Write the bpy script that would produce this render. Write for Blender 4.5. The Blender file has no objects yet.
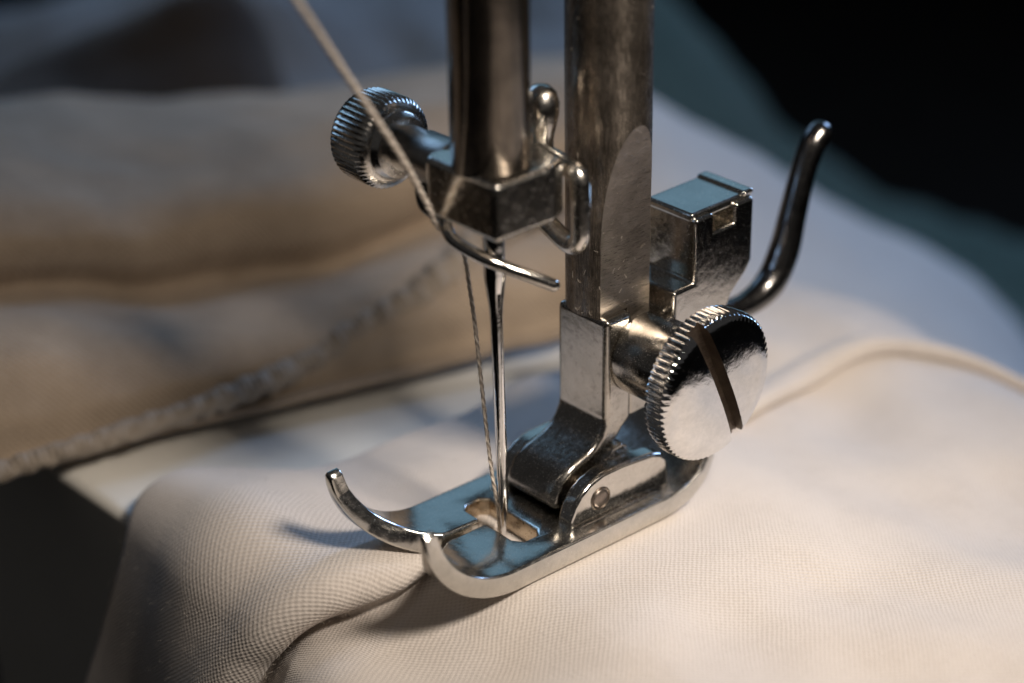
import bpy, bmesh, math, random
from mathutils import Vector, Matrix, noise
# 1 Blender unit = 1 millimetre (macro close-up)
random.seed(7)
S = bpy.context.scene
S.unit_settings.system = 'METRIC'; S.unit_settings.scale_length = 0.001
COL = S.collection

# ---------------------------------------------------------------- camera
def vec(*a): return Vector(a)
A_, P_, RO_ = math.radians(42), math.radians(27.5), math.radians(-1.0)
FH = vec(math.sin(A_), math.cos(A_), 0)
F = FH * math.cos(P_) + vec(0, 0, -math.sin(P_))
R0 = vec(math.cos(A_), -math.sin(A_), 0); U0 = R0.cross(F)
RR = R0 * math.cos(RO_) + U0 * math.sin(RO_); UU = RR.cross(F)
CAM = vec(-98.204, -110.601, 95.374)
cd = bpy.data.cameras.new('camera'); cam = bpy.data.objects.new('camera', cd); COL.objects.link(cam)
cam.matrix_world = Matrix(((RR.x, UU.x, -F.x, CAM.x), (RR.y, UU.y, -F.y, CAM.y), (RR.z, UU.z, -F.z, CAM.z), (0, 0, 0, 1)))
cd.sensor_width = 36; cd.lens = 36 * 2100 / 1024; cd.clip_start = 5; cd.clip_end = 5000
cd.dof.use_dof = True; cd.dof.focus_distance = 170.5
cd.dof.aperture_fstop = cd.lens * 1e-3 / 5.8       # aperture 5.8 mm wide in scene units
cd.dof.aperture_blades = 7
S.camera = cam
S.render.engine = 'CYCLES'
S.view_settings.view_transform = 'Standard'; S.view_settings.look = 'None'
S.view_settings.exposure = 0.0; S.view_settings.gamma = 1
S.cycles.max_bounces = 10; S.cycles.glossy_bounces = 8; S.cycles.diffuse_bounces = 4
S.cycles.sample_clamp_indirect = 6
S.cycles.use_denoising = True

# ---------------------------------------------------------------- world and lamps
W = bpy.data.worlds.new('World'); S.world = W; W.use_nodes = True
bg = W.node_tree.nodes['Background']; bg.inputs[0].default_value = (0.62, 0.60, 0.60, 1); bg.inputs[1].default_value = 0.045

def area(name, loc, target, sx, sy, power, color):
    l = bpy.data.lights.new(name, 'AREA'); l.shape = 'RECTANGLE'; l.size = sx; l.size_y = sy
    l.energy = power; l.color = color
    o = bpy.data.objects.new(name, l); COL.objects.link(o); o.location = loc
    o.rotation_euler = (Vector(target) - Vector(loc)).to_track_quat('-Z', 'Y').to_euler()
    return o
# the machine's own lamp, high and to the right of the needle
kl = area('machine_lamp', (8, -95, 128), (16, -6, 0), 34, 26, 43500, (1.0, 0.885, 0.765)); kl.data.spread = math.radians(70)
# the window behind the machine: cool sky light
area('window_light', (70, 385, 250), (20, 20, 0), 200, 150, 150000, (0.36, 0.62, 1.0))
# added dim blue panel, placed to be mirrored in the flat metal tops
area('added_reflection_light', (225, 265, 185), (0, 0, 0), 300, 170, 66000, (0.40, 0.72, 1.0))
# added cool fill from the far right, turns the pale cloth bluish
area('added_side_fill', (330, 40, 150), (10, 0, 0), 70, 140, 480000, (0.36, 0.58, 1.0))

# ---------------------------------------------------------------- materials
def new_mat(name):
    m = bpy.data.materials.new(name); m.use_nodes = True
    nt = m.node_tree; return m, nt, nt.nodes['Principled BSDF']
def N(nt, t, **k):
    n = nt.nodes.new(t)
    for a, b in k.items(): setattr(n, a, b)
    return n
def math_node(nt, op, a, b=None, c=None):
    n = N(nt, 'ShaderNodeMath', operation=op)
    for i, v in enumerate((a, b, c)):
        if v is None: continue
        if isinstance(v, (int, float)): n.inputs[i].default_value = v
        else: nt.links.new(v, n.inputs[i])
    return n.outputs[0]
def mapping(nt, src, scale):
    mp = N(nt, 'ShaderNodeMapping'); mp.inputs['Scale'].default_value = scale
    nt.links.new(src, mp.inputs[0]); return mp.outputs[0]
def noise_tex(nt, vecsock, scale, detail=3, rough=0.5):
    n = N(nt, 'ShaderNodeTexNoise'); n.inputs['Scale'].default_value = scale
    n.inputs['Detail'].default_value = detail; n.inputs['Roughness'].default_value = rough
    nt.links.new(vecsock, n.inputs['Vector']); return n.outputs['Fac']
def ramp(nt, fac, stops):
    r = N(nt, 'ShaderNodeValToRGB'); e = r.color_ramp.elements
    while len(e) < len(stops): e.new(0.5)
    for q, (p, c) in zip(e, stops): q.position = p; q.color = (*c, 1)
    nt.links.new(fac, r.inputs[0]); return r.outputs[0]

ANISO_ROT = 0.25
def metal(name, c_dark, c_light, r0=0.06, r1=0.2, bump=0.02, streak=(1, 1, 1), specks=0.0, tarnish=None, metallic=1.0, aniso=0.0):
    m, nt, p = new_mat(name)
    tc = N(nt, 'ShaderNodeTexCoord').outputs['Object']
    p.inputs['Metallic'].default_value = metallic
    st = mapping(nt, tc, streak)
    if aniso:      # turned and polished round the bar, so highlights run along it
        p.inputs['Anisotropic'].default_value = aniso
        tg = N(nt, 'ShaderNodeTangent', direction_type='RADIAL', axis='Z')
        p.inputs['Anisotropic Rotation'].default_value = ANISO_ROT
        nt.links.new(tg.outputs[0], p.inputs['Tangent'])
    big = noise_tex(nt, tc, 0.35, 4, 0.6)
    fine = noise_tex(nt, st, 2.2, 6, 0.72)
    dust = noise_tex(nt, tc, 9.0, 2, 0.6)
    mixf = math_node(nt, 'ADD', math_node(nt, 'MULTIPLY', big, 0.5), math_node(nt, 'MULTIPLY', fine, 0.5))
    col = ramp(nt, mixf, [(0.36, c_dark), (0.62, c_light)])
    if tarnish:
        spots = noise_tex(nt, tc, 1.1, 5, 0.75)
        f = ramp(nt, spots, [(0.52, (0, 0, 0)), (0.66, (1, 1, 1))])
        mx = N(nt, 'ShaderNodeMix', data_type='RGBA'); mx.inputs['B'].default_value = (*tarnish, 1)
        sc = math_node(nt, 'MULTIPLY', f, 0.6); nt.links.new(sc, mx.inputs['Factor']); nt.links.new(col, mx.inputs['A'])
        col = mx.outputs['Result']
    nt.links.new(col, p.inputs['Base Color'])
    rr = N(nt, 'ShaderNodeMapRange'); rr.inputs['From Min'].default_value = 0.35; rr.inputs['From Max'].default_value = 0.68
    rr.inputs['To Min'].default_value = r0; rr.inputs['To Max'].default_value = r1
    nt.links.new(fine, rr.inputs['Value'])
    rough = rr.outputs[0]
    if specks:
        sp = ramp(nt, dust, [(0.66, (0, 0, 0)), (0.72, (1, 1, 1))])
        rough = math_node(nt, 'MINIMUM', math_node(nt, 'ADD', rough, math_node(nt, 'MULTIPLY', sp, specks)), 0.8)
    nt.links.new(rough, p.inputs['Roughness'])
    b = N(nt, 'ShaderNodeBump'); b.inputs['Strength'].default_value = 1.0; b.inputs['Distance'].default_value = bump
    hh = math_node(nt, 'ADD', math_node(nt, 'MULTIPLY', fine, 0.25), math_node(nt, 'MULTIPLY', noise_tex(nt, tc, 1.0, 2), 0.7))
    nt.links.new(hh, b.inputs['Height']); nt.links.new(b.outputs[0], p.inputs['Normal'])
    return m

M = {}
M['nickel'] = metal('polished_nickel', (0.57, 0.54, 0.50), (0.74, 0.71, 0.66), 0.08, 0.19, 0.025, specks=0.3)
M['chrome'] = metal('bright_chrome', (0.70, 0.70, 0.70), (0.88, 0.87, 0.86), 0.03, 0.10, 0.03, specks=0.2)
M['ankle'] = metal('worn_nickel', (0.40, 0.38, 0.345), (0.54, 0.51, 0.465), 0.13, 0.27, 0.025, specks=0.5, tarnish=(0.28, 0.25, 0.22))
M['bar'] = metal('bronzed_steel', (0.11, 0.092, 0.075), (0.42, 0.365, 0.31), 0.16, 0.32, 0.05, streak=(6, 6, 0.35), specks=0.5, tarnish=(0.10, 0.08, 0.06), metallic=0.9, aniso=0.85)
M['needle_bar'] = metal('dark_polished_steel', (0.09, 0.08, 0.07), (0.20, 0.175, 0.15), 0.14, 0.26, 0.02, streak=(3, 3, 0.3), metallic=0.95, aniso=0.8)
M['ground'] = metal('ground_steel', (0.20, 0.175, 0.15), (0.38, 0.34, 0.30), 0.24, 0.46, 0.05, streak=(0.6, 0.6, 7), specks=0.4)
M['dark_metal'] = metal('blackened_steel', (0.14, 0.135, 0.13), (0.26, 0.25, 0.24), 0.14, 0.28, 0.03)
M['sole'] = metal('satin_nickel', (0.55, 0.54, 0.51), (0.72, 0.70, 0.66), 0.13, 0.26, 0.025, specks=0.15)
M['soft'] = metal('soft_nickel', (0.60, 0.56, 0.50), (0.80, 0.77, 0.72), 0.16, 0.30, 0.03)
M['satin'] = metal('satin_steel', (0.42, 0.39, 0.36), (0.58, 0.55, 0.51), 0.30, 0.42, 0.03)
M['pin'] = metal('brown_steel', (0.20, 0.165, 0.14), (0.36, 0.31, 0.27), 0.32, 0.45, 0.03)
M['slot'] = metal('slot_steel', (0.07, 0.055, 0.045), (0.24, 0.20, 0.16), 0.3, 0.5, 0.04, streak=(0.5, 4, 4))
M['brass'] = metal('worn_brass', (0.36, 0.29, 0.21), (0.56, 0.47, 0.36), 0.2, 0.45, 0.03)

def cloth(name, c0, c1, pitch=0.50, bump=0.09, twill=0.2, fuzz=0.5, contrast=0.10):
    m, nt, p = new_mat(name)
    tcn = N(nt, 'ShaderNodeTexCoord'); uv = tcn.outputs['UV']; ob = tcn.outputs['Object']
    # slightly wandering yarns
    wob = N(nt, 'ShaderNodeTexNoise'); wob.inputs['Scale'].default_value = 0.35; nt.links.new(uv, wob.inputs['Vector'])
    add = N(nt, 'ShaderNodeVectorMath', operation='MULTIPLY_ADD'); add.inputs[1].default_value = (0.35, 0.35, 0)
    nt.links.new(wob.outputs['Color'], add.inputs[0]); nt.links.new(uv, add.inputs[2])
    sep = N(nt, 'ShaderNodeSeparateXYZ'); nt.links.new(add.outputs[0], sep.inputs[0])
    k = 2 * math.pi / pitch
    su = math_node(nt, 'SINE', math_node(nt, 'MULTIPLY', sep.outputs[0], k))
    sv = math_node(nt, 'SINE', math_node(nt, 'MULTIPLY', sep.outputs[1], k))
    weave = math_node(nt, 'MULTIPLY', su, sv)
    tw = math_node(nt, 'SINE', math_node(nt, 'MULTIPLY', math_node(nt, 'ADD', sep.outputs[0], sep.outputs[1]), k))
    yarn = noise_tex(nt, mapping(nt, uv, (0.5, 4.5, 1)), 1.0, 3, 0.6)
    yarn2 = noise_tex(nt, mapping(nt, uv, (4.5, 0.5, 1)), 1.0, 3, 0.6)
    fz = noise_tex(nt, uv, 7.0, 3, 0.7)
    h = math_node(nt, 'ADD', math_node(nt, 'MULTIPLY', math_node(nt, 'MULTIPLY', weave, math_node(nt, 'MULTIPLY', math_node(nt, 'ADD', yarn, yarn2), 1.0)), 0.5), math_node(nt, 'MULTIPLY', tw, twill))
    h = math_node(nt, 'ADD', h, math_node(nt, 'MULTIPLY', fz, fuzz))
    h = math_node(nt, 'ADD', h, math_node(nt, 'MULTIPLY', math_node(nt, 'ADD', yarn, yarn2), 0.9))
    blot = noise_tex(nt, ob, 0.12, 6, 0.68)
    f = math_node(nt, 'ADD', math_node(nt, 'MULTIPLY', blot, 0.75), math_node(nt, 'MULTIPLY', h, contrast))
    nt.links.new(ramp(nt, f, [(0.30, c0), (0.85, c1)]), p.inputs['Base Color'])
    p.inputs['Roughness'].default_value = 0.85
    p.inputs['Specular IOR Level'].default_value = 0.2
    p.inputs['Sheen Weight'].default_value = 0.25; p.inputs['Sheen Roughness'].default_value = 0.4
    b = N(nt, 'ShaderNodeBump'); b.inputs['Strength'].default_value = 1; b.inputs['Distance'].default_value = bump
    nt.links.new(h, b.inputs['Height']); nt.links.new(b.outputs[0], p.inputs['Normal'])
    return m
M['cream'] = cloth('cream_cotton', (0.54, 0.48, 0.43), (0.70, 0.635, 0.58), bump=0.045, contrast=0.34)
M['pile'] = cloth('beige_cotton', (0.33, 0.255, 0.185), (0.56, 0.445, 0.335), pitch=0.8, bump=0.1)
M['far'] = cloth('pale_cotton', (0.62, 0.60, 0.58), (0.75, 0.73, 0.70), pitch=0.8, bump=0.1)
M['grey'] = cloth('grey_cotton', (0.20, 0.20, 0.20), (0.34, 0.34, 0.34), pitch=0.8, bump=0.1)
M['brown'] = cloth('fold_shade_brown', (0.035, 0.028, 0.024), (0.07, 0.058, 0.05), pitch=0.8, bump=0.1)  # very dark brown, the shade of a deep fold put into the colour
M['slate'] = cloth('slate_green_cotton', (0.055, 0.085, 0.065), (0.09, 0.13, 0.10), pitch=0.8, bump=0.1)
M['cord'] = cloth('beige_cord', (0.27, 0.225, 0.18), (0.44, 0.375, 0.31), pitch=0.6, bump=0.1)

def simple(name, col, rough=0.5, nscale=0.05, var=0.12, metallic=0, bump=0.0):
    m, nt, p = new_mat(name)
    tc = N(nt, 'ShaderNodeTexCoord').outputs['Object']
    n = noise_tex(nt, tc, nscale, 4)
    nt.links.new(ramp(nt, n, [(0.3, tuple(c * (1 - var) for c in col)), (0.7, tuple(min(1, c * (1 + var)) for c in col))]), p.inputs['Base Color'])
    p.inputs['Roughness'].default_value = rough; p.inputs['Metallic'].default_value = metallic
    if bump:
        b = N(nt, 'ShaderNodeBump'); b.inputs['Distance'].default_value = bump
        nt.links.new(noise_tex(nt, tc, nscale * 20, 4), b.inputs['Height']); nt.links.new(b.outputs[0], p.inputs['Normal'])
    return m
M['bed'] = simple('white_enamel', (0.86, 0.83, 0.76), 0.35, 0.05, 0.05)
M['table'] = simple('dark_table', (0.010, 0.007, 0.005), 0.6)
M['table'].node_tree.nodes['Principled BSDF'].inputs['Specular IOR Level'].default_value = 0.05
M['backdrop'] = simple('dark_wall', (0.002, 0.003, 0.004), 0.9)

def thread_mat():
    m, nt, p = new_mat('thread_fibre')
    uv = N(nt, 'ShaderNodeTexCoord').outputs['UV']
    sep = N(nt, 'ShaderNodeSeparateXYZ'); nt.links.new(uv, sep.inputs[0])
    s = math_node(nt, 'SINE', math_node(nt, 'ADD', math_node(nt, 'MULTIPLY', sep.outputs[0], 12.566), math_node(nt, 'MULTIPLY', sep.outputs[1], 5.5)))
    f = math_node(nt, 'ADD', math_node(nt, 'MULTIPLY', s, 0.3), 0.5)
    nt.links.new(ramp(nt, f, [(0.1, (0.40, 0.33, 0.27)), (0.9, (0.78, 0.70, 0.61))]), p.inputs['Base Color'])
    p.inputs['Roughness'].default_value = 0.7; p.inputs['Sheen Weight'].default_value = 0.3
    b = N(nt, 'ShaderNodeBump'); b.inputs['Distance'].default_value = 0.08
    nt.links.new(f, b.inputs['Height']); nt.links.new(b.outputs[0], p.inputs['Normal'])
    return m
M['thread'] = thread_mat()

M['fibre'] = simple('loose_fibre', (0.72, 0.66, 0.58), 0.8, 1.0, 0.05)

# ---------------------------------------------------------------- mesh helpers
def link(name, bm, mat, parent=None, smooth=35, bevel=0, seg=3, bevel_angle=30):
    me = bpy.data.meshes.new(name)
    bmesh.ops.recalc_face_normals(bm, faces=bm.faces)
    bm.to_mesh(me); bm.free()
    o = bpy.data.objects.new(name, me); COL.objects.link(o)
    for mm in (mat if isinstance(mat, (list, tuple)) else [mat]): me.materials.append(mm)
    if smooth:
        me.shade_smooth(); me.set_sharp_from_angle(angle=math.radians(smooth))
    if bevel:
        b = o.modifiers.new('bevel', 'BEVEL'); b.width = bevel; b.segments = seg
        b.limit_method = 'ANGLE'; b.angle_limit = math.radians(bevel_angle); b.use_clamp_overlap = True
        me.shade_smooth()
        for e in me.edges: e.use_edge_sharp = False
        w = o.modifiers.new('normals', 'WEIGHTED_NORMAL'); w.weight = 80
    if parent: o.parent = parent
    return o
def bake(o):
    dg = bpy.context.evaluated_depsgraph_get(); dg.update()
    me = bpy.data.meshes.new_from_object(o.evaluated_get(dg))
    o.modifiers.clear(); o.data = me
    return o
def cut(o, cutters, op='DIFFERENCE'):
    """boolean in place; the cutters are thrown away"""
    for c in cutters:
        m = o.modifiers.new('cut', 'BOOLEAN'); m.operation = op; m.object = c; m.solver = 'EXACT'; m.material_mode = 'TRANSFER'
    bake(o)
    for c in cutters: bpy.data.objects.remove(c)
    return o
def thing(name, label, cat, loc=(0, 0, 0), group=None):
    o = bpy.data.objects.new(name, None); COL.objects.link(o); o.location = loc; o.empty_display_size = 1
    o['label'] = label; o['category'] = cat
    if group: o['group'] = group
    return o
def under(part, th):
    """parent without moving: parts are modelled in world coordinates"""
    part.parent = th; part.matrix_parent_inverse = th.matrix_basis.inverted()
    return part
def tag(o, label, cat, kind=None):
    o['label'] = label; o['category'] = cat
    if kind: o['kind'] = kind
    return o
def box_bm(x0, x1, y0, y1, z0, z1):
    bm = bmesh.new(); v = [bm.verts.new((x, y, z)) for x in (x0, x1) for y in (y0, y1) for z in (z0, z1)]
    for f in ((0, 1, 3, 2), (4, 6, 7, 5), (0, 4, 5, 1), (2, 3, 7, 6), (0, 2, 6, 4), (1, 5, 7, 3)): bm.faces.new([v[i] for i in f])
    return bm
def prism_y(pts, y0, y1):
    """closed XZ outline extruded along Y"""
    bm = bmesh.new()
    a = [bm.verts.new((x, y0, z)) for x, z in pts]; b = [bm.verts.new((x, y1, z)) for x, z in pts]
    bm.faces.new(a); bm.faces.new(b[::-1])
    for i in range(len(pts)):
        j = (i + 1) % len(pts); bm.faces.new((a[i], a[j], b[j], b[i]))
    return bm
def prism_z(pts, z0, z1):
    bm = bmesh.new()
    a = [bm.verts.new((x, y, z0)) for x, y in pts]; b = [bm.verts.new((x, y, z1)) for x, y in pts]
    bm.faces.new(a); bm.faces.new(b[::-1])
    for i in range(len(pts)):
        j = (i + 1) % len(pts); bm.faces.new((a[i], a[j], b[j], b[i]))
    return bm
def frame(d):
    d = d.normalized(); u = d.cross(Vector((0, 0, 1)))
    if u.length < 1e-3: u = Vector((1, 0, 0))
    u.normalize(); return u, d.cross(u)
def lathe(origin, axis, prof, n=64, teeth=0, bm=None, closed=True):
    """prof = [(t, r) or (t, r, toothdepth)] along axis"""
    bm = bm or bmesh.new(); o = Vector(origin); d = Vector(axis).normalized(); u, w = frame(d)
    rings = []
    nn = teeth * 8 if teeth else n
    for pr in prof:
        t, r = pr[0], pr[1]; dep = pr[2] if len(pr) > 2 else 0
        ring = []
        for i in range(nn):
            a = 2 * math.pi * i / nn
            k = 0.5 - 0.5 * math.cos(2 * math.pi * i / 8) if teeth else 0
            rad = r - dep * k
            ring.append(bm.verts.new(o + d * t + (u * math.cos(a) + w * math.sin(a)) * rad))
        rings.append(ring)
    for A, B in zip(rings, rings[1:]):
        for i in range(nn): bm.faces.new((A[i], A[(i + 1) % nn], B[(i + 1) % nn], B[i]))
    if closed: bm.faces.new(rings[0]); bm.faces.new(rings[-1][::-1])
    return bm
def smooth_path(pts, k=10):
    P = [Vector(p) for p in pts]; out = []
    for i in range(len(P) - 1):
        p0 = P[max(i - 1, 0)]; p1 = P[i]; p2 = P[i + 1]; p3 = P[min(i + 2, len(P) - 1)]
        for j in range(k):
            t = j / k
            out.append(0.5 * ((2 * p1) + (p2 - p0) * t + (2 * p0 - 5 * p1 + 4 * p2 - p3) * t * t + (3 * p1 - p0 - 3 * p2 + p3) * t ** 3))
    out.append(P[-1]); return out
def tube(pts, rad, n=16, closed=False, k=10, twist=0, lobes=0, lobe=0.0, round_ends=True, interp=True, rough=0.0):
    """swept tube; rad a number or a list along the control points; writes UVs (angle, length)"""
    path = smooth_path(pts, k) if interp else [Vector(p) for p in pts]
    m = len(path); bm = bmesh.new(); uvl = bm.loops.layers.uv.new('UVMap')
    def rad_at(i):
        if not isinstance(rad, (list, tuple)): return rad
        t = i / (m - 1) * (len(rad) - 1); a = min(int(t), len(rad) - 2); return rad[a] + (rad[a + 1] - rad[a]) * (t - a)
    rings = []; length = 0; up = None; lens = []
    for i, p in enumerate(path):
        d = (path[min(i + 1, m - 1)] - path[max(i - 1, 0)]).normalized()
        if closed: d = (path[(i + 1) % m] - path[(i - 1) % m]).normalized()
        if up is None: up = frame(d)[0]
        up = (up - d * up.dot(d)).normalized(); w = d.cross(up)
        if i: length += (p - path[i - 1]).length
        lens.append(length); r = rad_at(i)
        ring = []
        for j in range(n):
            a = 2 * math.pi * j / n; rr = r
            if lobes: rr = r * (1 - lobe + lobe * abs(math.cos((a * lobes + twist * length + rough * 3 * noise.noise(Vector((length * 0.5, 0, 2)))) / 2)) * 1.6 + rough * noise.noise(Vector((length * 0.9, a * 0.6, 7))))
            ring.append(bm.verts.new(p + (up * math.cos(a) + w * math.sin(a)) * rr))
        rings.append(ring)
    pairs = list(zip(range(m - 1), range(1, m)))
    if closed: pairs.append((m - 1, 0))
    for a, b in pairs:
        for j in range(n):
            f = bm.faces.new((rings[a][j], rings[a][(j + 1) % n], rings[b][(j + 1) % n], rings[b][j]))
            for l, (uu, vv) in zip(f.loops, ((j / n, lens[a]), ((j + 1) / n, lens[a]), ((j + 1) / n, lens[b]), (j / n, lens[b]))): l[uvl].uv = (uu, vv)
    if not closed:
        for ring, c, d, i in ((rings[0], path[0], path[0] - path[1], 0), (rings[-1], path[-1], path[-1] - path[-2], m - 1)):
            r = rad_at(i); d = d.normalized(); prev = ring
            if round_ends:
                for a in (30, 60):
                    s = math.sin(math.radians(a)); q = math.cos(math.radians(a))
                    nr = [bm.verts.new(c + d * r * s + (v.co - c) * q) for v in ring]
                    for j in range(n): bm.faces.new((prev[j], prev[(j + 1) % n], nr[(j + 1) % n], nr[j]))
                    prev = nr
                top = bm.verts.new(c + d * r)
                for j in range(n): bm.faces.new((prev[j], prev[(j + 1) % n], top))
            else: bm.faces.new(prev)
    return bm
def arc(cx, cy, r, a0, a1, n=8):
    return [(cx + r * math.cos(math.radians(a0 + (a1 - a0) * i / n)), cy + r * math.sin(math.radians(a0 + (a1 - a0) * i / n))) for i in range(n + 1)]
def rot_part(o, deg, c=(0, 0, 0)):
    m = Matrix.Translation(c) @ Matrix.Rotation(math.radians(deg), 4, 'Z') @ Matrix.Translation(-Vector(c))
    o.data.transform(m); return o

# ---------------------------------------------------------------- setting: table and dark backdrop
bm = bmesh.new()
for q in ((-1500, -1500), (1800, -1500), (1800, 1800), (-1500, 1800)): bm.verts.new((*q, -95))
bm.faces.new(bm.verts); tb = link('table_top', bm, M['table'], smooth=0); tb['kind'] = 'structure'
bm = bmesh.new()
for s, z in ((-1, -95), (1, -95), (1, 900), (-1, 900)):
    p = FH * 900 + R0 * s * 1600 + CAM * 0; bm.verts.new((p.x, p.y, z))
bm.faces.new(bm.verts); bd = link('backdrop', bm, M['backdrop'], smooth=0); bd['kind'] = 'structure'

# the machine's free arm under the cloth: white enamel, its end dropping away at the left
bm = prism_z([(-17.6, 62), (-17.6, 17), (-8, 2), (-8, -34), (4, -40), (30, -34), (42, -16), (42, 26), (30, 62)], -88, -4.3)
arm = link('sewing_machine_arm', bm, M['bed'], bevel=1.2, seg=4)
tag(arm, 'white enamelled machine arm showing as a bright strip between the cloths', 'machine arm')

# ---------------------------------------------------------------- cream cloth under the foot
def sstep(a, b, t):
    t = max(0, min(1, (t - a) / (b - a))); return t * t * (3 - 2 * t)
def front_cloth():
    bm = bmesh.new(); uvl = bm.loops.layers.uv.new('UVMap')
    us = []; u = -75.0
    while u < 110: us.append(u); u += 0.5 if u < 20 else (0.8 if u < 60 else 1.6)
    ss = [-92 + 0.9 * i for i in range(94)] + [-7.4 + 0.2 * i for i in range(37)] + [i / 120 * 0.3 for i in range(121)] + [0.3 + 0.7 * i / 60 for i in range(1, 61)]
    YC = [(-60, 12), (-35, 11), (-25.5, 8.4), (-23, 7.4), (-21.2, 6.3), (-18.2, 4.7), (-14.8, 2.9), (-12.3, 2.0), (-9.6, 1.2), (-6.2, 1.4), (0, 1.4), (200, 1.4)]
    def yc(x):
        for (x0, y0), (x1, y1) in zip(YC, YC[1:]):
            if x <= x1: c = y0 + (y1 - y0) * max(0, (x - x0)) / (x1 - x0); break
        if x > 0: c += 0.25 * math.sin(x * 0.35)
        if x > 44: d = min(x, 62) - 44; c -= 0.030 * d * d + (max(x - 62, 0)) * 1.1
        return c
    def rr(x): return 0.30 + 1.55 * sstep(-2, -15, x) + 0.58 * sstep(17, 32, x)
    def pos(u, s):
        # along-x shape: flat, then over the end of the arm
        u0 = -12 - 6 * sstep(0, -13, s)
        if u >= u0: x, drop, th = u, 0, 0
        else:
            R = 7.0 + 3 * sstep(0, -13, s); L = u0 - u; tm = math.radians(70)
            th = min(L / R, tm); x = u0 - R * math.sin(th); drop = R * (1 - math.cos(th))
            ex = max(0, L / R - tm) * R
            x -= ex * math.cos(tm); drop += ex * math.sin(tm)
        r = rr(u); c = yc(u); low = 2 * (r - 0.3) * sstep(20, 5, u)
        if s <= 0: low += 0.45 * sstep(-2, -9, u)
        e = 1.0
        if s > 0:
            yedge = 20.4 - 0.1 * x + 7.0 * sstep(-4, -12, u) - 1.0 * sstep(-16, -22, u) + 0.12 * max(0, -22 - u) + 0.3 * math.sin(x * 0.3)
            if x > 34: yedge = 17.0 + (x - 34) * 1.4
            if x > 54: yedge = 45.0 - (x - 54) * 0.2
            arcl = math.pi * r; tot = (yedge - c - r); l = s * (tot + arcl + 4.0)
            if l < arcl:
                a = l / r; y = c + r - r * math.sin(a) ; z = r - r * math.cos(a)
            elif l < arcl + tot:
                y = c + r + (l - arcl); z = 2 * r - 1.35 * r * sstep(0.6, 3.2, l - arcl) * sstep(18, 28, x)
            else:
                k = l - arcl - tot; a = min(k / 1.4, 1.6); y = yedge + 1.4 * math.sin(a); z = 2 * r - 1.4 * (1 - math.cos(a)) - max(0, k - 2.24)
        else:
            y = c + r + s; z = 0.0
            z += 0.2 * r * math.exp(-(max(0, -s - 1.1 * r) / 3.2) ** 2) * sstep(0, -1.1 * r, s)
        z -= low
        # undulation away from the foot
        far = sstep(9, 26, math.hypot(max(abs(x - 4) - 12, 0) * 1.3, max(abs(y) - 5, 0) * 1.1) + 9 - 3)
        n1 = noise.noise(Vector((x * 0.045 + 3, y * 0.05, 0.3))); n2 = noise.noise(Vector((x * 0.13, y * 0.10, 5)))
        z += far * (2.6 * n1 + 0.8 * n2)
        # mound near the far left corner, gentle sag between it and the foot
        z += 0.9 * math.exp(-((x + 14) ** 2 / 60 + (y - 20) ** 2 / 70)) * (1 if s > 0 else 0)
        z -= 0.7 * math.exp(-((x + 4) ** 2 / 30 + (y - 12) ** 2 / 40))
        if s > 0: z -= 1.25 * sstep(12, 24, y) * (1 - sstep(14, 30, x))
        # the ridge the seam makes in front of the needle
        if s > 0: z += 0.9 * sstep(-5, -13, u) * math.exp(-((y - c - 2.5) / 3.0) ** 2)
        # falls away at the near side and to the far right
        yf = -44 + 0.3 * max(0, x - 14)
        if y < yf: z -= 0.05 * (y - yf) ** 2
        if x > 50: z -= 0.022 * (x - 50) ** 2
        # a slow rise to the right
        z -= 2.4 * sstep(20, 44, x)
        base = -0.33
        p = Vector((x, y, base + z - drop))
        if th > 0:   # tilt relief outward on the hanging part
            p = Vector((x - z * math.sin(th), y, base - drop + z * math.cos(th)))
            fold = noise.noise(Vector((u * 0.03, y * 0.12, 9))) * sstep(-18, -40, u)
            p.x += 1.3 * fold
        return p
    g = []
    for u in us: g.append([bm.verts.new(pos(u, s)) for s in ss])
    for i in range(len(us) - 1):
        for j in range(len(ss) - 1):
            f = bm.faces.new((g[i][j], g[i + 1][j], g[i + 1][j + 1], g[i][j + 1]))
            def q(a, b):
                s_ = ss[b]; return (us[a], s_ if s_ < 0 else s_ * 30)
            for l, c in zip(f.loops, (q(i, j), q(i + 1, j), q(i + 1, j + 1), q(i, j + 1))): l[uvl].uv = c
    return bm
fc = link('cream_cloth', front_cloth(), M['cream'], smooth=180)
tag(fc, 'cream cotton cloth with a folded hem, pinned under the presser foot', 'cloth')

# loose fuzz standing off the cotton
def fuzz(o, count, seed):
    rnd = random.Random(seed); me = o.data; bm = bmesh.new()
    faces = [f for f in me.polygons if -26 < f.center.x < 45 and -30 < f.center.y < 31 and f.center.z > -14]
    for _ in range(count):
        f = rnd.choice(faces); c = Vector(f.center) + Vector((rnd.uniform(-.4, .4), rnd.uniform(-.2, .2), 0)); n = Vector(f.normal)
        if n.z < 0 and abs(n.x) < 0.8: n = -n
        t = Vector((rnd.gauss(0, 1), rnd.gauss(0, 1), rnd.gauss(0, 0.4))).normalized(); L = rnd.uniform(0.15, 0.55); lift = rnd.uniform(0.05, 0.4)
        pts = [c + t * L * k / 4 + n * (lift * L * math.sin(math.pi * k / 4 * rnd.uniform(0.5, 0.9))) + Vector((rnd.gauss(0, .03), rnd.gauss(0, .03), 0)) for k in range(5)]
        s1, s2 = frame(t); prev = None
        for p in pts:
            ring = [bm.verts.new(p + (s1 * math.cos(a) + s2 * math.sin(a)) * 0.007) for a in (0, 2.1, 4.2)]
            if prev:
                for k in range(3): bm.faces.new((prev[k], prev[(k + 1) % 3], ring[(k + 1) % 3], ring[k]))
            prev = ring
    return bm
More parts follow.
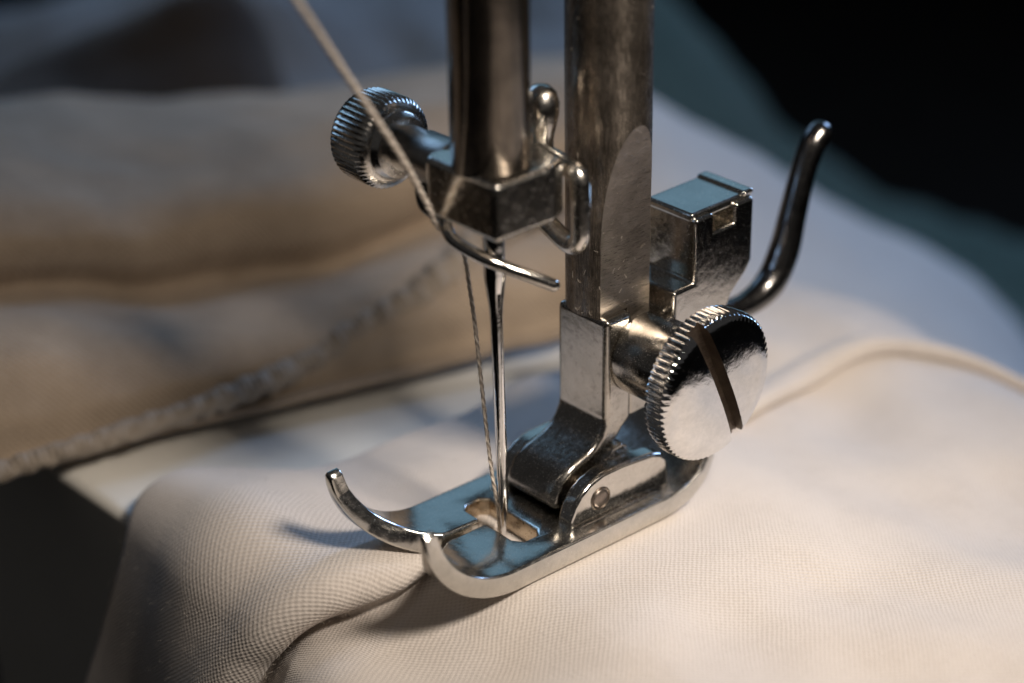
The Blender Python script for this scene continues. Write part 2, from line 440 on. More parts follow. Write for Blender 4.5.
fz = link('surface_fuzz', fuzz(fc, 4500, 3), M['fibre'], smooth=180, parent=fc); fz['kind'] = 'stuff'

# ---------------------------------------------------------------- cloths behind (control grids in mm, smoothed)
PILE = [
    [(-39.2, 46.2, -4.3), (-29.3, 42.6, -3.2), (-18.5, 39.7, -2.1), (-7.0, 37.4, -1.9), (4.4, 33.8, -1.9), (16.2, 29.9, -1.3), (27.6, 26.4, -1.3), (34.7, 24.0, -1.0)],
    [(-37.9, 47.7, -1.4), (-28.1, 44.3, -1.8), (-17.4, 41.4, -1.5), (-5.8, 39.0, -1.7), (5.6, 35.4, -1.6), (17.5, 31.5, -0.9), (29.0, 27.9, -0.8), (36.1, 25.4, -0.0)],
    [(-36.9, 48.2, 2.9), (-27.2, 44.8, 2.4), (-16.6, 42.0, 2.2), (-5.0, 39.7, 1.5), (6.4, 36.1, 1.5), (18.2, 32.2, 2.4), (29.7, 28.6, 3.0), (36.8, 26.2, 2.9)],
    [(-34.5, 51.4, 7.4), (-24.8, 48.0, 6.8), (-14.2, 45.2, 5.6), (-2.6, 42.9, 3.3), (8.9, 39.2, 2.7), (20.9, 35.2, 4.0), (32.4, 31.5, 5.1), (39.6, 29.0, 4.9)],
    [(-31.2, 57.8, 8.5), (-21.2, 54.2, 7.5), (-10.4, 51.2, 5.9), (1.3, 48.7, 3.0), (13.1, 44.8, 2.1), (25.4, 40.5, 3.9), (37.2, 36.6, 4.8), (44.6, 34.0, 5.2)],
    [(-29.0, 62.6, 7.6), (-18.8, 58.8, 6.6), (-7.8, 55.6, 5.0), (4.1, 52.9, 2.1), (16.1, 48.9, 1.0), (28.6, 44.4, 3.0), (40.6, 40.3, 4.2), (48.1, 37.6, 4.4)],
    [(-27.6, 65.4, 7.6), (-17.3, 61.5, 6.7), (-6.2, 58.2, 5.3), (5.9, 55.4, 2.4), (17.9, 51.3, 1.1), (30.5, 46.6, 3.2), (42.6, 42.5, 4.7), (50.2, 39.7, 4.9)],
    [(-27.9, 63.6, 10.7), (-17.7, 59.8, 9.9), (-6.7, 56.6, 8.6), (5.3, 53.9, 6.3), (17.2, 49.9, 4.8), (29.7, 45.4, 6.6), (41.6, 41.4, 8.2), (49.1, 38.7, 8.2)],
    [(-27.3, 63.8, 13.8), (-17.2, 60.0, 13.0), (-6.2, 56.8, 11.6), (5.8, 54.1, 9.5), (17.7, 50.2, 8.4), (30.1, 45.7, 9.6), (42.0, 41.7, 10.9), (49.5, 39.0, 10.8)],
    [(-25.2, 67.2, 16.1), (-15.0, 63.4, 15.0), (-3.9, 60.1, 13.5), (8.2, 57.4, 11.5), (20.2, 53.3, 10.5), (32.7, 48.7, 11.8), (44.7, 44.6, 12.5), (52.3, 41.9, 12.4)],
    [(-21.5, 74.7, 16.4), (-11.0, 70.6, 15.2), (0.4, 67.0, 13.8), (12.8, 64.0, 11.9), (25.1, 59.6, 11.3), (37.9, 54.8, 12.5), (50.2, 50.5, 12.7), (57.9, 47.6, 12.4)],
    [(-16.1, 85.9, 15.9), (-5.1, 81.4, 14.7), (6.8, 77.5, 13.2), (19.5, 74.0, 10.6), (32.4, 69.2, 10.3), (45.6, 64.0, 11.0), (58.3, 59.3, 10.4), (66.3, 56.1, 10.0)],
    [(-10.3, 98.2, 14.6), (1.2, 93.2, 13.2), (13.5, 88.9, 11.3), (26.8, 85.0, 8.0), (40.2, 79.7, 7.8), (53.9, 74.0, 8.0), (67.2, 68.8, 7.3), (75.4, 65.4, 7.0)],
    [(-8.6, 102.1, 13.0), (3.0, 97.0, 11.6), (15.5, 92.5, 9.7), (29.0, 88.4, 6.3), (42.5, 82.9, 6.3), (56.5, 77.1, 6.5), (69.9, 71.8, 5.9), (78.3, 68.3, 5.5)],
    [(-6.3, 108.1, 9.7), (5.6, 102.7, 8.1), (18.4, 97.9, 6.2), (32.2, 93.6, 2.9), (46.0, 87.9, 2.7), (60.3, 81.8, 3.0), (73.9, 76.2, 2.3), (82.5, 72.5, 2.0)],
]
DARK = [
    [(0.7, 117.9, 0.1), (8.7, 110.7, -0.1), (15.0, 107.7, -1.0), (21.5, 104.6, -2.0), (28.0, 101.4, -2.9), (34.6, 98.2, -3.9), (40.3, 95.7, -4.8), (44.8, 94.4, -5.7), (48.3, 93.9, -6.6)],
    [(2.7, 121.5, 1.8), (10.9, 114.1, 2.0), (17.3, 111.0, 1.3), (23.8, 107.9, 0.7), (30.4, 104.7, -0.2), (37.0, 101.4, -1.2), (42.8, 98.8, -2.1), (47.3, 97.5, -2.7), (50.8, 97.0, -3.8)],
    [(6.4, 128.9, 1.3), (14.9, 121.3, 2.1), (21.5, 118.0, 2.0), (28.3, 114.6, 3.2), (35.2, 111.1, 4.5), (42.0, 107.6, 5.3), (47.9, 105.0, 5.0), (52.3, 103.7, 1.7), (55.7, 103.4, -4.3)],
    [(8.7, 133.6, 0.8), (17.4, 125.8, 1.9), (24.1, 122.4, 2.6), (31.1, 118.8, 5.2), (38.2, 115.1, 8.1), (45.2, 111.5, 10.3), (51.2, 108.8, 10.0), (55.4, 107.7, 4.4), (58.6, 107.5, -5.1)],
    [(10.9, 138.4, -0.7), (19.7, 130.4, 0.5), (26.6, 126.9, 1.3), (33.7, 123.2, 4.0), (40.9, 119.4, 7.0), (48.0, 115.7, 9.2), (54.0, 113.0, 9.0), (58.4, 111.7, 3.2), (61.6, 111.5, -6.7)],
    [(14.1, 146.2, -4.8), (23.2, 138.0, -3.9), (30.3, 134.3, -3.0), (37.5, 130.5, -1.1), (44.8, 126.6, 0.9), (52.1, 122.7, 2.9), (58.3, 119.9, 2.1), (62.8, 118.5, -3.0), (66.2, 118.1, -11.2)],
]
BACK = [
    [(11.2, 143.4, -13.3), (21.1, 137.2, -14.3), (31.1, 130.9, -15.4), (41.3, 124.4, -16.4), (51.6, 117.8, -17.5), (62.1, 111.1, -18.6), (72.7, 104.2, -19.7), (83.4, 97.3, -20.7), (93.2, 91.1, -21.8), (103.2, 84.8, -22.9)],
    [(16.3, 152.3, -10.0), (26.6, 145.8, -9.5), (36.9, 139.1, -9.0), (47.4, 132.4, -8.5), (57.9, 125.6, -9.5), (68.5, 118.8, -11.4), (79.2, 111.8, -13.0), (90.2, 104.6, -13.4), (100.2, 98.3, -13.7), (110.3, 91.9, -14.1)],
    [(20.2, 159.6, -8.5), (30.8, 152.7, -6.5), (41.4, 145.9, -6.0), (52.2, 138.8, -3.9), (62.9, 131.9, -3.4), (73.5, 125.1, -8.8), (84.3, 118.0, -12.9), (95.5, 110.6, -11.1), (105.7, 104.1, -10.1), (116.0, 97.6, -10.5)],
    [(23.9, 167.0, -8.5), (34.9, 159.8, -5.5), (45.8, 152.7, -3.6), (56.8, 145.5, -1.8), (67.7, 138.3, -0.9), (78.6, 131.2, -3.9), (89.5, 124.1, -11.1), (100.9, 116.5, -10.5), (111.2, 109.9, -8.9), (121.6, 103.2, -7.5)],
    [(27.5, 174.6, -10.4), (38.8, 167.1, -6.7), (49.9, 159.7, -4.5), (61.2, 152.3, -1.7), (72.4, 144.9, -0.1), (83.5, 137.6, -3.5), (94.7, 130.2, -8.5), (106.2, 122.5, -10.1), (116.8, 115.7, -7.7), (127.4, 108.8, -5.4)],
    [(34.3, 189.9, -15.8), (46.2, 181.9, -11.5), (57.9, 174.1, -8.9), (69.8, 166.1, -4.9), (81.6, 158.1, -2.2), (93.2, 150.4, -3.7), (104.9, 142.5, -6.2), (116.9, 134.4, -7.1), (127.8, 127.3, -6.3), (138.8, 120.1, -5.5)],
    [(37.5, 197.8, -20.0), (49.7, 189.5, -15.9), (61.7, 181.4, -13.5), (73.8, 173.2, -9.4), (85.9, 165.0, -7.0), (97.9, 156.9, -7.9), (109.9, 148.8, -10.4), (122.1, 140.4, -11.3), (133.3, 133.1, -10.5), (144.6, 125.6, -9.7)],
]
FAR = [
    [(45.3, 36.0, -10.1), (51.0, 32.3, -10.7), (58.3, 28.4, -13.8), (65.7, 24.4, -16.9), (74.2, 20.8, -21.3), (82.9, 17.0, -25.8), (92.7, 13.5, -32.4), (102.1, 10.5, -39.2)],
    [(55.1, 46.0, -6.9), (61.0, 42.1, -8.2), (68.6, 38.0, -11.9), (76.4, 33.6, -16.3), (85.1, 29.8, -21.0), (94.1, 25.7, -25.9), (104.3, 21.9, -32.5), (114.1, 18.5, -41.5)],
    [(64.9, 56.0, -1.6), (71.0, 51.9, -4.1), (78.9, 47.5, -9.1), (87.0, 42.9, -15.6), (96.1, 38.7, -21.4), (105.5, 34.3, -26.9), (116.1, 30.2, -34.8), (126.3, 26.3, -46.4)],
    [(74.7, 66.1, 3.3), (81.0, 61.7, -1.2), (89.2, 57.1, -7.6), (97.6, 52.2, -14.2), (107.1, 47.7, -21.2), (116.8, 43.0, -27.9), (127.9, 38.4, -37.7), (138.6, 34.1, -51.8)],
    [(78.9, 70.4, 3.0), (85.4, 65.9, -1.6), (93.7, 61.1, -8.5), (102.3, 56.1, -15.5), (111.9, 51.5, -22.6), (121.8, 46.6, -29.5), (133.0, 41.8, -39.8), (143.9, 37.4, -54.6)],
    [(84.5, 76.1, -1.3), (91.2, 71.5, -6.4), (99.7, 66.4, -13.4), (108.5, 61.2, -20.6), (118.4, 56.4, -27.9), (128.5, 51.3, -34.5), (140.0, 46.3, -44.8), (151.2, 41.6, -60.7)],
]
SLATE = [
    [(98.9, 88.7, -27.5), (105.4, 82.8, -30.8), (113.6, 78.2, -38.4), (123.1, 72.3, -46.2), (135.7, 66.3, -55.4), (148.6, 60.1, -63.1), (164.9, 53.5, -72.2), (174.3, 47.7, -77.3)],
    [(116.5, 106.5, -15.1), (123.3, 100.4, -18.5), (131.9, 95.3, -29.4), (142.1, 88.9, -42.5), (155.3, 82.3, -53.6), (168.8, 75.5, -61.3), (185.7, 68.5, -68.4), (195.5, 62.3, -73.6)],
    [(130.5, 120.8, -2.2), (137.7, 114.4, -10.7), (146.6, 109.0, -23.4), (157.2, 102.2, -38.6), (170.9, 95.2, -50.7), (184.9, 88.0, -58.4), (202.3, 80.4, -66.4), (212.5, 73.9, -71.6)],
    [(135.4, 125.8, -2.7), (142.7, 119.2, -11.2), (151.8, 113.7, -24.2), (162.6, 106.7, -39.9), (176.5, 99.6, -52.4), (190.7, 92.2, -60.3), (208.3, 84.4, -68.3), (218.7, 77.7, -73.4)],
]

def grid_cloth(rows, ku=10, kv=8, amp=0.5, thick=0.7, seed=0):
    bm = bmesh.new(); uvl = bm.loops.layers.uv.new('UVMap')
    R1 = [smooth_path(r, ku) for r in rows]
    cols = [smooth_path([r[i] for r in R1], kv) for i in range(len(R1[0]))]
    g = []
    for i, c in enumerate(cols):
        row = []
        for j, p in enumerate(c):
            q = p * 0.06; n1 = noise.noise(Vector((q.x + seed, q.y, q.z))); n2 = noise.noise(p * 0.17 + Vector((seed, 0, 0)))
            row.append(bm.verts.new(p + Vector((0, 0, amp * (n1 * 1.6 + n2 * 0.5)))))
        g.append(row)
    for i in range(len(g) - 1):
        for j in range(len(g[0]) - 1):
            f = bm.faces.new((g[i][j], g[i + 1][j], g[i + 1][j + 1], g[i][j + 1]))
            for l in f.loops: l[uvl].uv = (l.vert.co.x * 0.75 - l.vert.co.y * 0.66, l.vert.co.x * 0.66 + l.vert.co.y * 0.75 + l.vert.co.z)
    bm.normal_update()
    bmesh.ops.solidify(bm, geom=bm.faces[:], thickness=thick)
    return bm
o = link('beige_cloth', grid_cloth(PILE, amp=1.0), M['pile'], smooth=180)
tag(o, 'heap of beige cloth in soft folds behind the needle, out of focus', 'cloth')
o = link('pale_cloth', grid_cloth(FAR, amp=0.8, seed=4), M['far'], smooth=180)
tag(o, 'pale bluish cloth sloping down to the right behind the foot, out of focus', 'cloth')
o = link('fold_shade_sheet', grid_cloth(DARK, amp=1.0, seed=12), M['brown'], smooth=180)  # added dark sheet that fills the wedge of a shaded fold
tag(o, 'dark brown sheet standing in for a shaded fold at the upper left behind the beige heap', 'cloth')
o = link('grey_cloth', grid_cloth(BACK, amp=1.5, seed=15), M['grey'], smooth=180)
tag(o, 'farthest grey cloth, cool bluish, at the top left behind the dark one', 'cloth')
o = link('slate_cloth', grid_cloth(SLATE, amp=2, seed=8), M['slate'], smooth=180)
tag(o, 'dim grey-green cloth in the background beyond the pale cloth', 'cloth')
CORD = [(-30.1, 40.7, -1.6), (-23.6, 41.1, -1.6), (-16.6, 39.3, -1.1), (-8.9, 37.7, -0.8), (-0.9, 36.0, -0.1), (6.9, 36.0, 0.2), (13.1, 35.4, 1.6), (18.7, 34.6, 2.9), (23.7, 34.6, 4.5), (29.3, 35.2, 6.1), (36, 36, 7), (44, 36.5, 7.4)]
o = link('braided_cord', tube(CORD, [0.95, 1.0, 1.0, 1.05, 1.15, 1.3, 1.5, 1.7, 1.8, 1.8, 1.8], n=24, k=60, twist=2.6, lobes=2, lobe=0.09, rough=0.22), M['cord'], smooth=180)
tag(o, 'thick braided cord seam running along the lower edge of the beige cloth', 'cord')

# ---------------------------------------------------------------- presser foot
foot = thing('zigzag_foot_plate', 'shiny metal presser foot with two upturned toes, on the cream cloth', 'presser foot', (3, 0, -1))
HW = 6.7
def sole():
    out = []
    out += [(-17.0, 6.3), (-16.7, 6.6), (-16.0, HW)]
    out += [(15.3, HW)] + [(15.3 + 7.6 * math.cos(math.radians(a)), 1.4 + 5.3 * math.sin(math.radians(a))) for a in (75, 60, 45, 30, 15, 0)]
    out += [(15.3 + 7.6 * math.cos(math.radians(a)), -1.4 + 5.3 * math.sin(math.radians(a))) for a in (0, -15, -30, -45, -60, -75)] + [(15.3, -HW)]
    out += [(-16.0, -HW), (-16.7, -6.6), (-17.0, -6.3), (-17.0, -5.9), (-16.6, -5.6)]
    out += [(-15, -5.4), (-13, -4.7), (-11, -3.6), (-9.3, -2.3), (-7.6, -0.9), (-6.2, 0.1), (-5.4, 0.45)]
    out += [(-1.2, 0.5), (-1.2, 1.2), (-5.4, 1.25)]
    out += [(-6.2, 1.6), (-7.6, 2.4), (-9.3, 3.4), (-11, 4.3), (-13, 5.0), (-15, 5.45), (-16.6, 5.6), (-17.0, 5.9)]
    TH = 2.0
    out = [(x + 0.6 if x < -13 else x, y) for x, y in out]
    o = link('sole', prism_z(out, 0, TH), M['sole'], smooth=0)
    slot = link('c', prism_z([(-1.4, -2.9), (-0.8, -3.7), (0.5, -3.7), (1.1, -3.0), (1.1, 3.1), (0.5, 3.7), (-0.8, 3.7), (-1.4, 3.2)], -1, TH + 1), M['brass'], smooth=0)
    cut(o, [slot])
    b = o.modifiers.new('b', 'BEVEL'); b.width = 0.3; b.segments = 3; b.limit_method = 'ANGLE'; b.angle_limit = math.radians(50)
    bake(o)
    bm = bmesh.new(); bm.from_mesh(o.data)
    x = -16.8
    while x < -3.7:
        bmesh.ops.bisect_plane(bm, geom=bm.verts[:] + bm.edges[:] + bm.faces[:], plane_co=(x, 0, 0), plane_no=(1, 0, 0)); x += 0.4
    x = 12.0
    while x < 23.2:
        bmesh.ops.bisect_plane(bm, geom=bm.verts[:] + bm.edges[:] + bm.faces[:], plane_co=(x, 0, 0), plane_no=(1, 0, 0)); x += 0.5
    for v in bm.verts:
        x, t = v.co.x, v.co.z
        if x < -3.8:
            L = -3.8 - x; tt = t * (1 - 0.38 * (L / 12.7) ** 1.5)
            th = L / 8.3; r = 9.3 - tt
            v.co.x = -3.8 - r * math.sin(th); v.co.z = 9.3 - r * math.cos(th)
        elif x > 12.0:
            L = x - 12.0; tt = t * (1 - 0.42 * min(1, L / 8) ** 1.2)
            th = L / 7.6; r = 8.4 - tt
            v.co.x = 12.0 + r * math.sin(th); v.co.z = 8.4 - r * math.cos(th)
        v.co.z -= 0.2
    bm.to_mesh(o.data); bm.free()
    o.data.shade_smooth(); o.data.set_sharp_from_angle(angle=math.radians(30))
    return o
so = sole()
rot_part(so, -2.5); under(so, foot)
# hinge lugs
LUG = [(3.1, 1.5), (3.2, 2.6), (3.6, 3.6), (4.3, 4.5), (5.3, 5.2), (6.8, 5.65), (9, 5.7), (12.4, 5.4), (13.4, 5.0), (14.1, 4.2), (14.3, 3.0), (14.3, 1.5)]
for y0, y1 in ((-4.95, -3.25), (3.25, 4.95)):
    l = link('hinge_lug', prism_y(LUG, y0, y1), M['nickel'], bevel=0.4, seg=4); rot_part(l, -2.5); under(l, foot)
# web that joins the lugs behind the ankle, with its rolled lip
WEB = [(7.4, 1.3), (7.4, 3.6)] + [(8.4, 5.6), (9.4, 6.3), (10.6, 6.4), (11.2, 5.9), (11.6, 4.6), (12.6, 3.4), (14.6, 2.4), (16.6, 1.9), (16.8, 1.3)]
l = link('spring_web', prism_y(WEB, -3.2, 3.2), M['nickel'], bevel=0.5, seg=4); rot_part(l, -2.5); under(l, foot)
# thin skirt on the outside of the near lug that meets the plate in a fillet
for s in (-1, 1):
    FIL = [(2.6, 1.25), (2.6, 1.62), (4, 1.9), (12, 1.95), (14.4, 1.7), (15, 1.3)]
    y0, y1 = (-5.5, -4.9) if s < 0 else (4.9, 5.5)
    l = link('lug_fillet', prism_y(FIL, y0, y1), M['nickel'], bevel=0.25, seg=3); rot_part(l, -2.5); under(l, foot)
pin = lathe((6.45, -5.12, 3.45), (0, 1, 0), [(0, 0.6), (0.12, 0.82), (0.2, 0.86), (10.0, 0.86), (10.2, 0.6)], n=32)
l = link('hinge_pin', pin, M['pin'], smooth=40); rot_part(l, -2.5); under(l, foot)
ring = tube([(6.45 + 0.98 * math.cos(a * math.pi / 8), -4.95, 3.45 + 0.98 * math.sin(a * math.pi / 8)) for a in range(16)], 0.10, n=8, closed=True, interp=False)
l = link('pin_collar', ring, M['slot'], smooth=60); rot_part(l, -2.5); under(l, foot)

# ---------------------------------------------------------------- ankle (foot holder)
holder = thing('foot_holder', 'worn nickel ankle block clamped on the presser bar above the foot', 'foot holder', (10, 0, 3))
SH = [(9.1, 17.9), (9.1, 9.0)] + [(9.0, 8.2), (8.6, 7.4), (7.9, 6.7), (7.0, 6.25), (5.6, 5.9), (4.7, 5.6), (3.8, 5.0), (3.2, 4.1), (3.0, 3.1), (3.2, 2.5), (3.9, 2.2)] + \
     [(6.5, 2.1), (7.8, 2.6), (8.8, 3.8), (9.8, 5.6), (11.2, 7.2), (12.2, 8.0), (12.2, 17.9)]
sh = link('ankle', prism_y(SH, -2.95, 2.95), M['ankle'], smooth=0)
b = sh.modifiers.new('bevel', 'BEVEL'); b.width = 0.55; b.segments = 4; b.limit_method = 'ANGLE'; b.angle_limit = math.radians(40); b.use_clamp_overlap = False
sh.data.shade_smooth(); w = sh.modifiers.new('n', 'WEIGHTED_NORMAL'); w.weight = 80
under(sh, holder)
body = link('clamp_body', prism_y([(12.0, 7.9), (12.0, 16.6), (15.9, 16.6), (15.9, 8.6), (15.3, 7.9)], -2.8, 2.8), M['ankle'], bevel=0.35); under(body, holder)
# thumb screw: knurled, slotted head
KC = (13.9, -11.35, 13.2)
screw_prof = [(0.0, 0.05), (-0.08, 1.5), (0.0, 3.0), (0.14, 4.6), (0.32, 5.7), (0.55, 6.2), (0.7, 6.42, 0.20), (0.9, 6.5, 0.24), (2.3, 6.5, 0.24), (2.5, 6.42, 0.20), (2.6, 6.1), (2.9, 5.0), (3.0, 3.6)]
bm = lathe(KC, (0, 1, 0), screw_prof[1:], teeth=68)
kn = link('thumb_screw_head', bm, M['chrome'], smooth=0)
ang = math.atan2(-11.2, 4.9)
sl = box_bm(-9, 9, -1, 1.35, -0.74, 0.74)
sl.transform(Matrix.Translation((14.3, KC[1] - 0.02, 12.9)) @ Matrix.Rotation(-ang, 4, 'Y'))
sl = link('c', sl, M['slot'], smooth=0)
cut(kn, [sl]); kn.data.shade_smooth(); kn.data.set_sharp_from_angle(angle=math.radians(28)); under(kn, holder)
scb = lathe((13.2, -8.4, 13.8), (0, 1, 0), [(0, 3.4), (0.3, 3.6), (5.3, 3.6), (5.5, 3.4)], n=64)
sb = link('screw_collar', scb, M['ankle'], smooth=40); under(sb, holder)

# ---------------------------------------------------------------- presser bar with its ground flat
pbar = lathe((12.1, 0, 11), (0, 0, 1), [(0, 3.5), (69, 3.5)], n=128)
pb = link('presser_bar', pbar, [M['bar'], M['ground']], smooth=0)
# cutter: flat at y = -2.25 whose upper end runs out in a large radius
cp = [(-2.05, 8), (-2.05, 24)] + [(-2.05 - 0.0135 * (z - 24) ** 2, z) for z in (25, 26, 27, 28, 29, 30, 31, 32, 33, 34, 36)] + [(-9, 36), (-9, 8)]
bm = bmesh.new()
a = [bm.verts.new((5, y, z)) for y, z in cp]; c = [bm.verts.new((19, y, z)) for y, z in cp]
bm.faces.new(a); bm.faces.new(c[::-1])
for i in range(len(cp)):
    j = (i + 1) % len(cp); bm.faces.new((a[i], a[j], c[j], c[i]))
cc = link('c', bm, M['ground'], smooth=0)
cc2 = link('c', box_bm(5, 12.35, -6, 6, 5, 17.85), M['ground'], smooth=0); cut(pb, [cc, cc2])
pb.data.materials.clear(); pb.data.materials.append(M['bar']); pb.data.materials.append(M['ground'])
for f in pb.data.polygons:
    r = math.hypot(f.center.x - 12.1, f.center.y)
    f.material_index = 1 if (r < 3.485 and f.normal.y < -0.8 and f.center.z < 37) else 0
pb.data.shade_smooth(); pb.data.set_sharp_from_angle(angle=math.radians(9))
tag(pb, 'thick scratched brownish steel presser bar with a ground flat, right of the needle bar', 'presser bar')

rnd = random.Random(11); bm = bmesh.new()
for _ in range(46):      # lint caught on the oily bar
    a = math.radians(rnd.uniform(-190, -60)); z = rnd.choice((rnd.uniform(18, 26), rnd.uniform(26, 48))); L = rnd.uniform(0.15, 0.8)
    ax2 = rnd.uniform(0, math.pi); prev = None; bend = rnd.uniform(-1.2, 1.2)
    for k in range(6):
        t = k / 5 * L; q = ax2 + bend * k / 5; aa = a + t * math.cos(q) / 3.5
        rr_ = 3.52 + 0.05 * math.sin(k)
        y = math.sin(aa) * rr_
        if z < 33: y = max(y, -2.1)
        p = Vector((12.1 + math.cos(aa) * rr_, y, z + t * math.sin(q)))
        ring = [bm.verts.new(p + Vector((math.cos(w_) * 0.018, math.sin(w_) * 0.018, 0.010 * math.sin(w_ * 2)))) for w_ in (0, 2.1, 4.2)]
        if prev:
            for m_ in range(3): bm.faces.new((prev[m_], prev[(m_ + 1) % 3], ring[(m_ + 1) % 3], ring[m_]))
        prev = ring
ln = link('lint', bm, M['fibre'], smooth=0, parent=pb); ln['kind'] = 'stuff'

# ---------------------------------------------------------------- lever bracket behind the presser bar
lev = thing('lever_bracket', 'notched square nickel bracket with an upturned black lever behind the thumb screw', 'bracket', (20, 0, 12))
BK = [(15.9, 11), (15.9, 18.6), (18.4, 18.6), (18.4, 24.4), (25.5, 24.4), (25.5, 18.6), (24.9, 17.6), (23.2, 16.2), (22.4, 14.8), (22.2, 11)]
bk = link('bracket_body', prism_y(BK, -4.0, 1.6), M['nickel'], smooth=0)
c1 = link('c', box_bm(20.6, 23.2, -6, -0.8, 22.6, 26), M['nickel'], smooth=0)
cut(bk, [c1])
b = bk.modifiers.new('bevel', 'BEVEL'); b.width = 0.35; b.segments = 4; b.limit_method = 'ANGLE'; b.angle_limit = math.radians(40); b.use_clamp_overlap = False
bk.data.shade_smooth(); w = bk.modifiers.new('n', 'WEIGHTED_NORMAL'); w.weight = 80
under(bk, lev)
lid = link('bracket_lid', box_bm(18.3, 25.6, -3.55, 1.7, 23.95, 24.8), M['sole'], bevel=0.3, seg=4); under(lid, lev)
rim = link('lid_rim', box_bm(24.4, 25.7, -3.75, 1.75, 24.5, 25.05), M['nickel'], bevel=0.28, seg=4); under(rim, lev)
lp = [(22.5, 0, 11.6), (26, 0, 11.6), (29.6, 0, 11.4), (32.6, 0, 12.4), (34.4, 0, 15.0), (35.4, 0, 18.4), (36.4, 0, 21.8), (37.5, 0, 24.2), (38.5, 0, 25.2)]
l = link('lever', tube(lp, [1.0, 1.0, 1.15, 1.4, 1.4, 1.25, 1.15, 1.2, 1.25], n=32), M['dark_metal'], smooth=180); under(l, lev)

# ---------------------------------------------------------------- needle bar, clamp, needle
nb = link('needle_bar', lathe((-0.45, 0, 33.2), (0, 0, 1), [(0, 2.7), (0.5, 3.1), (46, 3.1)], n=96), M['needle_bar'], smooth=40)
tag(nb, 'smooth dark steel needle bar with a vertical gleam, above the needle', 'needle bar')

cl = thing('needle_clamp', 'blocky chrome needle clamp with a small knurled screw on its left', 'needle clamp', (0, 0, 30))
pts = [(-3.5, -3.9), (2.2, -4.0), (4.2, -3.2), (4.6, 0), (4.2, 3.4), (1.5, 4.6), (-2.6, 4.8), (-3.5, 4.2)]
bm = prism_z(pts, 29.2, 34.0)
cb = link('clamp_body', bm, M['soft'], bevel=0.85, seg=5, bevel_angle=20); under(cb, cl)
slv = link('screw_sleeve', lathe((-0.5, 4.4, 32.2), (0, 1, 0), [(0, 2.1), (3.4, 2.05), (3.6, 1.9), (5.4, 1.9)], n=48), M['satin'], smooth=40); under(slv, cl)
kp = [(0, 1.9), (0.15, 2.5), (0.8, 2.8), (0.85, 3.1), (1.15, 3.5), (1.3, 3.65, 0.12), (1.6, 3.85, 0.17), (4.4, 3.85, 0.17), (4.7, 3.7, 0.14), (4.9, 3.5), (5.2, 2.6)]
kb = link('clamp_screw_head', lathe((-0.95, 9.8, 32.35), (0, 1, 0), kp, teeth=50), M['soft'], smooth=30); under(kb, cl)
# link loop on the right of the clamp
lpz = [(5.9, y, z) for y, z in ((1.6, 32.6), (-0.6, 32.6), (-2.6, 32.3), (-3.35, 31.7), (-3.5, 30.6), (-3.5, 28.4), (-3.4, 26.8), (-2.8, 26.0), (-1.8, 26.0), (0.4, 26.9), (1.9, 27.6), (2.4, 28.4), (2.45, 30), (2.3, 31.9))]
def closed_path(p, k=6):
    P = [Vector(q) for q in p]; n = len(P); out = []
    for i in range(n):
        p0, p1, p2, p3 = P[i - 1], P[i], P[(i + 1) % n], P[(i + 2) % n]
        for j in range(k):
            t = j / k; out.append(0.5 * ((2 * p1) + (p2 - p0) * t + (2 * p0 - 5 * p1 + 4 * p2 - p3) * t * t + (3 * p1 - p0 - 3 * p2 + p3) * t ** 3))
    return out
l = link('link_loop', tube(closed_path([(x - 0.3, y, z) for x, y, z in lpz]), 0.8, n=16, closed=True, interp=False), M['soft'], smooth=180); under(l, cl)
neck = link('clamp_neck', tube([(3.6, 0, 31.9), (5.0, -0.2, 31.8), (6.1, -0.4, 32.2)], [1.7, 1.1, 0.75], n=20), M['nickel'], smooth=180); under(neck, cl)
kb2 = link('ball_stud', lathe((6.2, 1.6, 31.8), (0.02, 0, 1), [(0, 1.1), (1.6, 1.0), (2.2, 1.1), (2.9, 1.25), (3.7, 1.42), (4.7, 1.45), (5.5, 1.2), (6.0, 0.7), (6.15, 0.1)], n=32), M['soft'], smooth=60); under(kb2, cl)
stub = link('guide_stub', tube([(-2.7, 5.6, 30.6), (-2.9, 5.0, 29.6), (-2.6, 3.8, 29.0)], 0.6, n=14), M['dark_metal'], smooth=180); under(stub, cl)
gp = [(-1.2, 4.4, 29.2), (-2.2, 3.6, 28.6), (-2.6, 2.7, 27.8), (-2.4, 1.7, 27.1), (-1.6, -0.4, 26.3), (-0.2, -1.7, 25.4), (1.2, -2.8, 24.6), (2.5, -3.7, 23.8)]
l = link('thread_guide', tube(gp, 0.52, n=16), M['nickel'], smooth=180); under(l, cl)

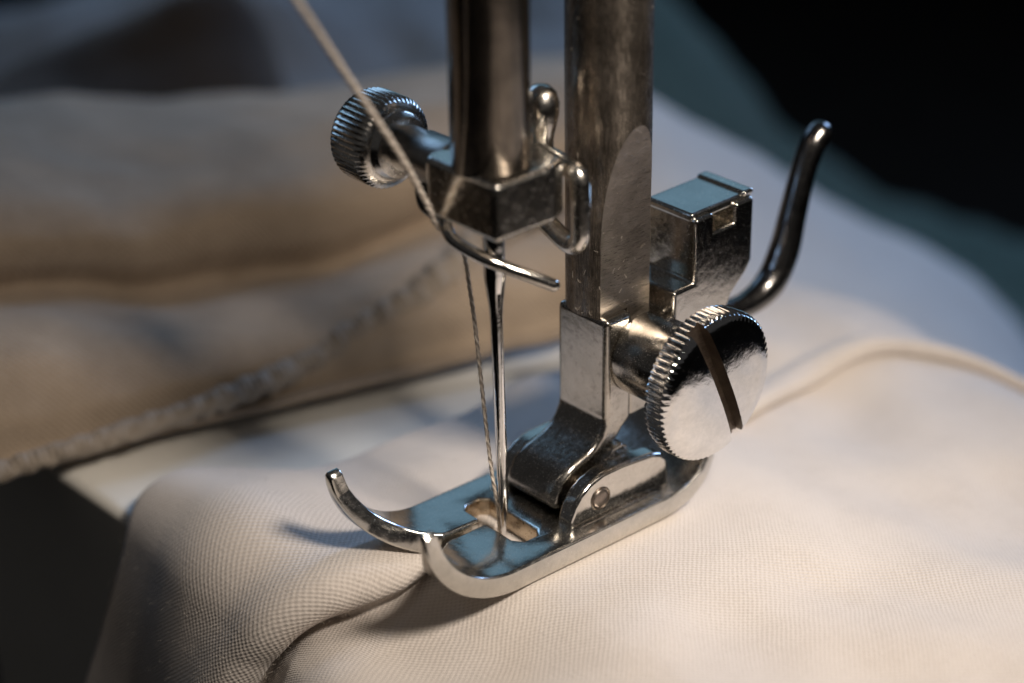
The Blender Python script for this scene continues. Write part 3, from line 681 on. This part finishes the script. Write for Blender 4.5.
nd = thing('needle', 'thin shiny steel needle pointing down into the slot of the foot', 'needle', (0, 0, 0))
top = Vector((-0.42, 0, 30)); bot = Vector((0.2, 0, -1.2)); ax = bot - top
nl = lathe(top, ax, [(0, 0.88), (5.6, 0.88), (6.4, 0.80), (8.2, 0.58), (9.4, 0.50), (22, 0.47), (26, 0.42), (28.4, 0.30), (30.4, 0.14), (31.2, 0.03)], n=32)
ns = link('needle_shaft', nl, M['chrome'], smooth=50)
gr = link('c', box_bm(-0.14, 0.14, -0.9, -0.36, 2.0, 23.0), M['chrome'], smooth=0)
gr.data.transform(Matrix.Rotation(math.radians(-35), 4, 'Z')); gr.data.transform(Matrix.Translation((-0.05, 0, 0)))
ey = link('c', tube([(-2, -1.2, 3.6), (2, 1.2, 3.6)], 0.17, n=8, k=2, round_ends=False), M['chrome'], smooth=0)
cut(ns, [gr]); bpy.data.objects.remove(ey)
ns.data.shade_smooth(); ns.data.set_sharp_from_angle(angle=math.radians(40)); under(ns, nd)

# ---------------------------------------------------------------- thread
tp = [(-52, -10, 96), (-36, -5, 75), (-22.5, -1.2, 57.2), (-17.86, 0, 51.12), (-11.9, 2, 42.98), (-7.64, 2.0, 36.0), (-4.9, 2.6, 31.3), (-4.3, 2.7, 30.1), (-3.4, 3.0, 28.5), (-1.1, 3.0, 26.0), (-0.75, 2.4, 21.8), (-0.6, 2.0, 17.9), (-0.45, 1.2, 9.6), (-0.5, 0.5, 5.4), (-0.1, 0.45, 3.0), (0.05, 0.5, 0.6), (0.1, 0.5, -1.0)]
tr = [0.25, 0.25, 0.25, 0.25, 0.24, 0.23, 0.22, 0.22, 0.18, 0.15, 0.15, 0.15, 0.15, 0.15, 0.15, 0.14, 0.14]
o = link('sewing_thread', tube(tp, tr, n=18, k=80, twist=9, lobes=3, lobe=0.36), M['thread'], smooth=180)
tag(o, 'beige twisted thread running from the upper left down to the needle tip', 'thread')

rnd = random.Random(5); bm = bmesh.new(); path = smooth_path(tp, 30)
for _ in range(260):     # stray hairs along the thread
    i = rnd.randrange(10, len(path) - 20); p = path[i]; d = (path[i + 1] - path[i - 1]).normalized(); u, w = frame(d); a = rnd.uniform(0, 6.28)
    r0 = 0.2 if i < 210 else 0.12; out = u * math.cos(a) + w * math.sin(a); L = rnd.uniform(0.2, 0.7); prev = None
    for k in range(5):
        t = k / 4; q = p + out * (r0 + 0.35 * L * math.sin(t * 2.4)) + d * (t - 0.5) * L * 1.4
        ring = [bm.verts.new(q + (u * math.cos(c) + w * math.sin(c)) * 0.008) for c in (0, 2.1, 4.2)]
        if prev:
            for m in range(3): bm.faces.new((prev[m], prev[(m + 1) % 3], ring[(m + 1) % 3], ring[m]))
        prev = ring
th_ = link('stray_hairs', bm, M['fibre'], smooth=0, parent=o); th_['kind'] = 'stuff'
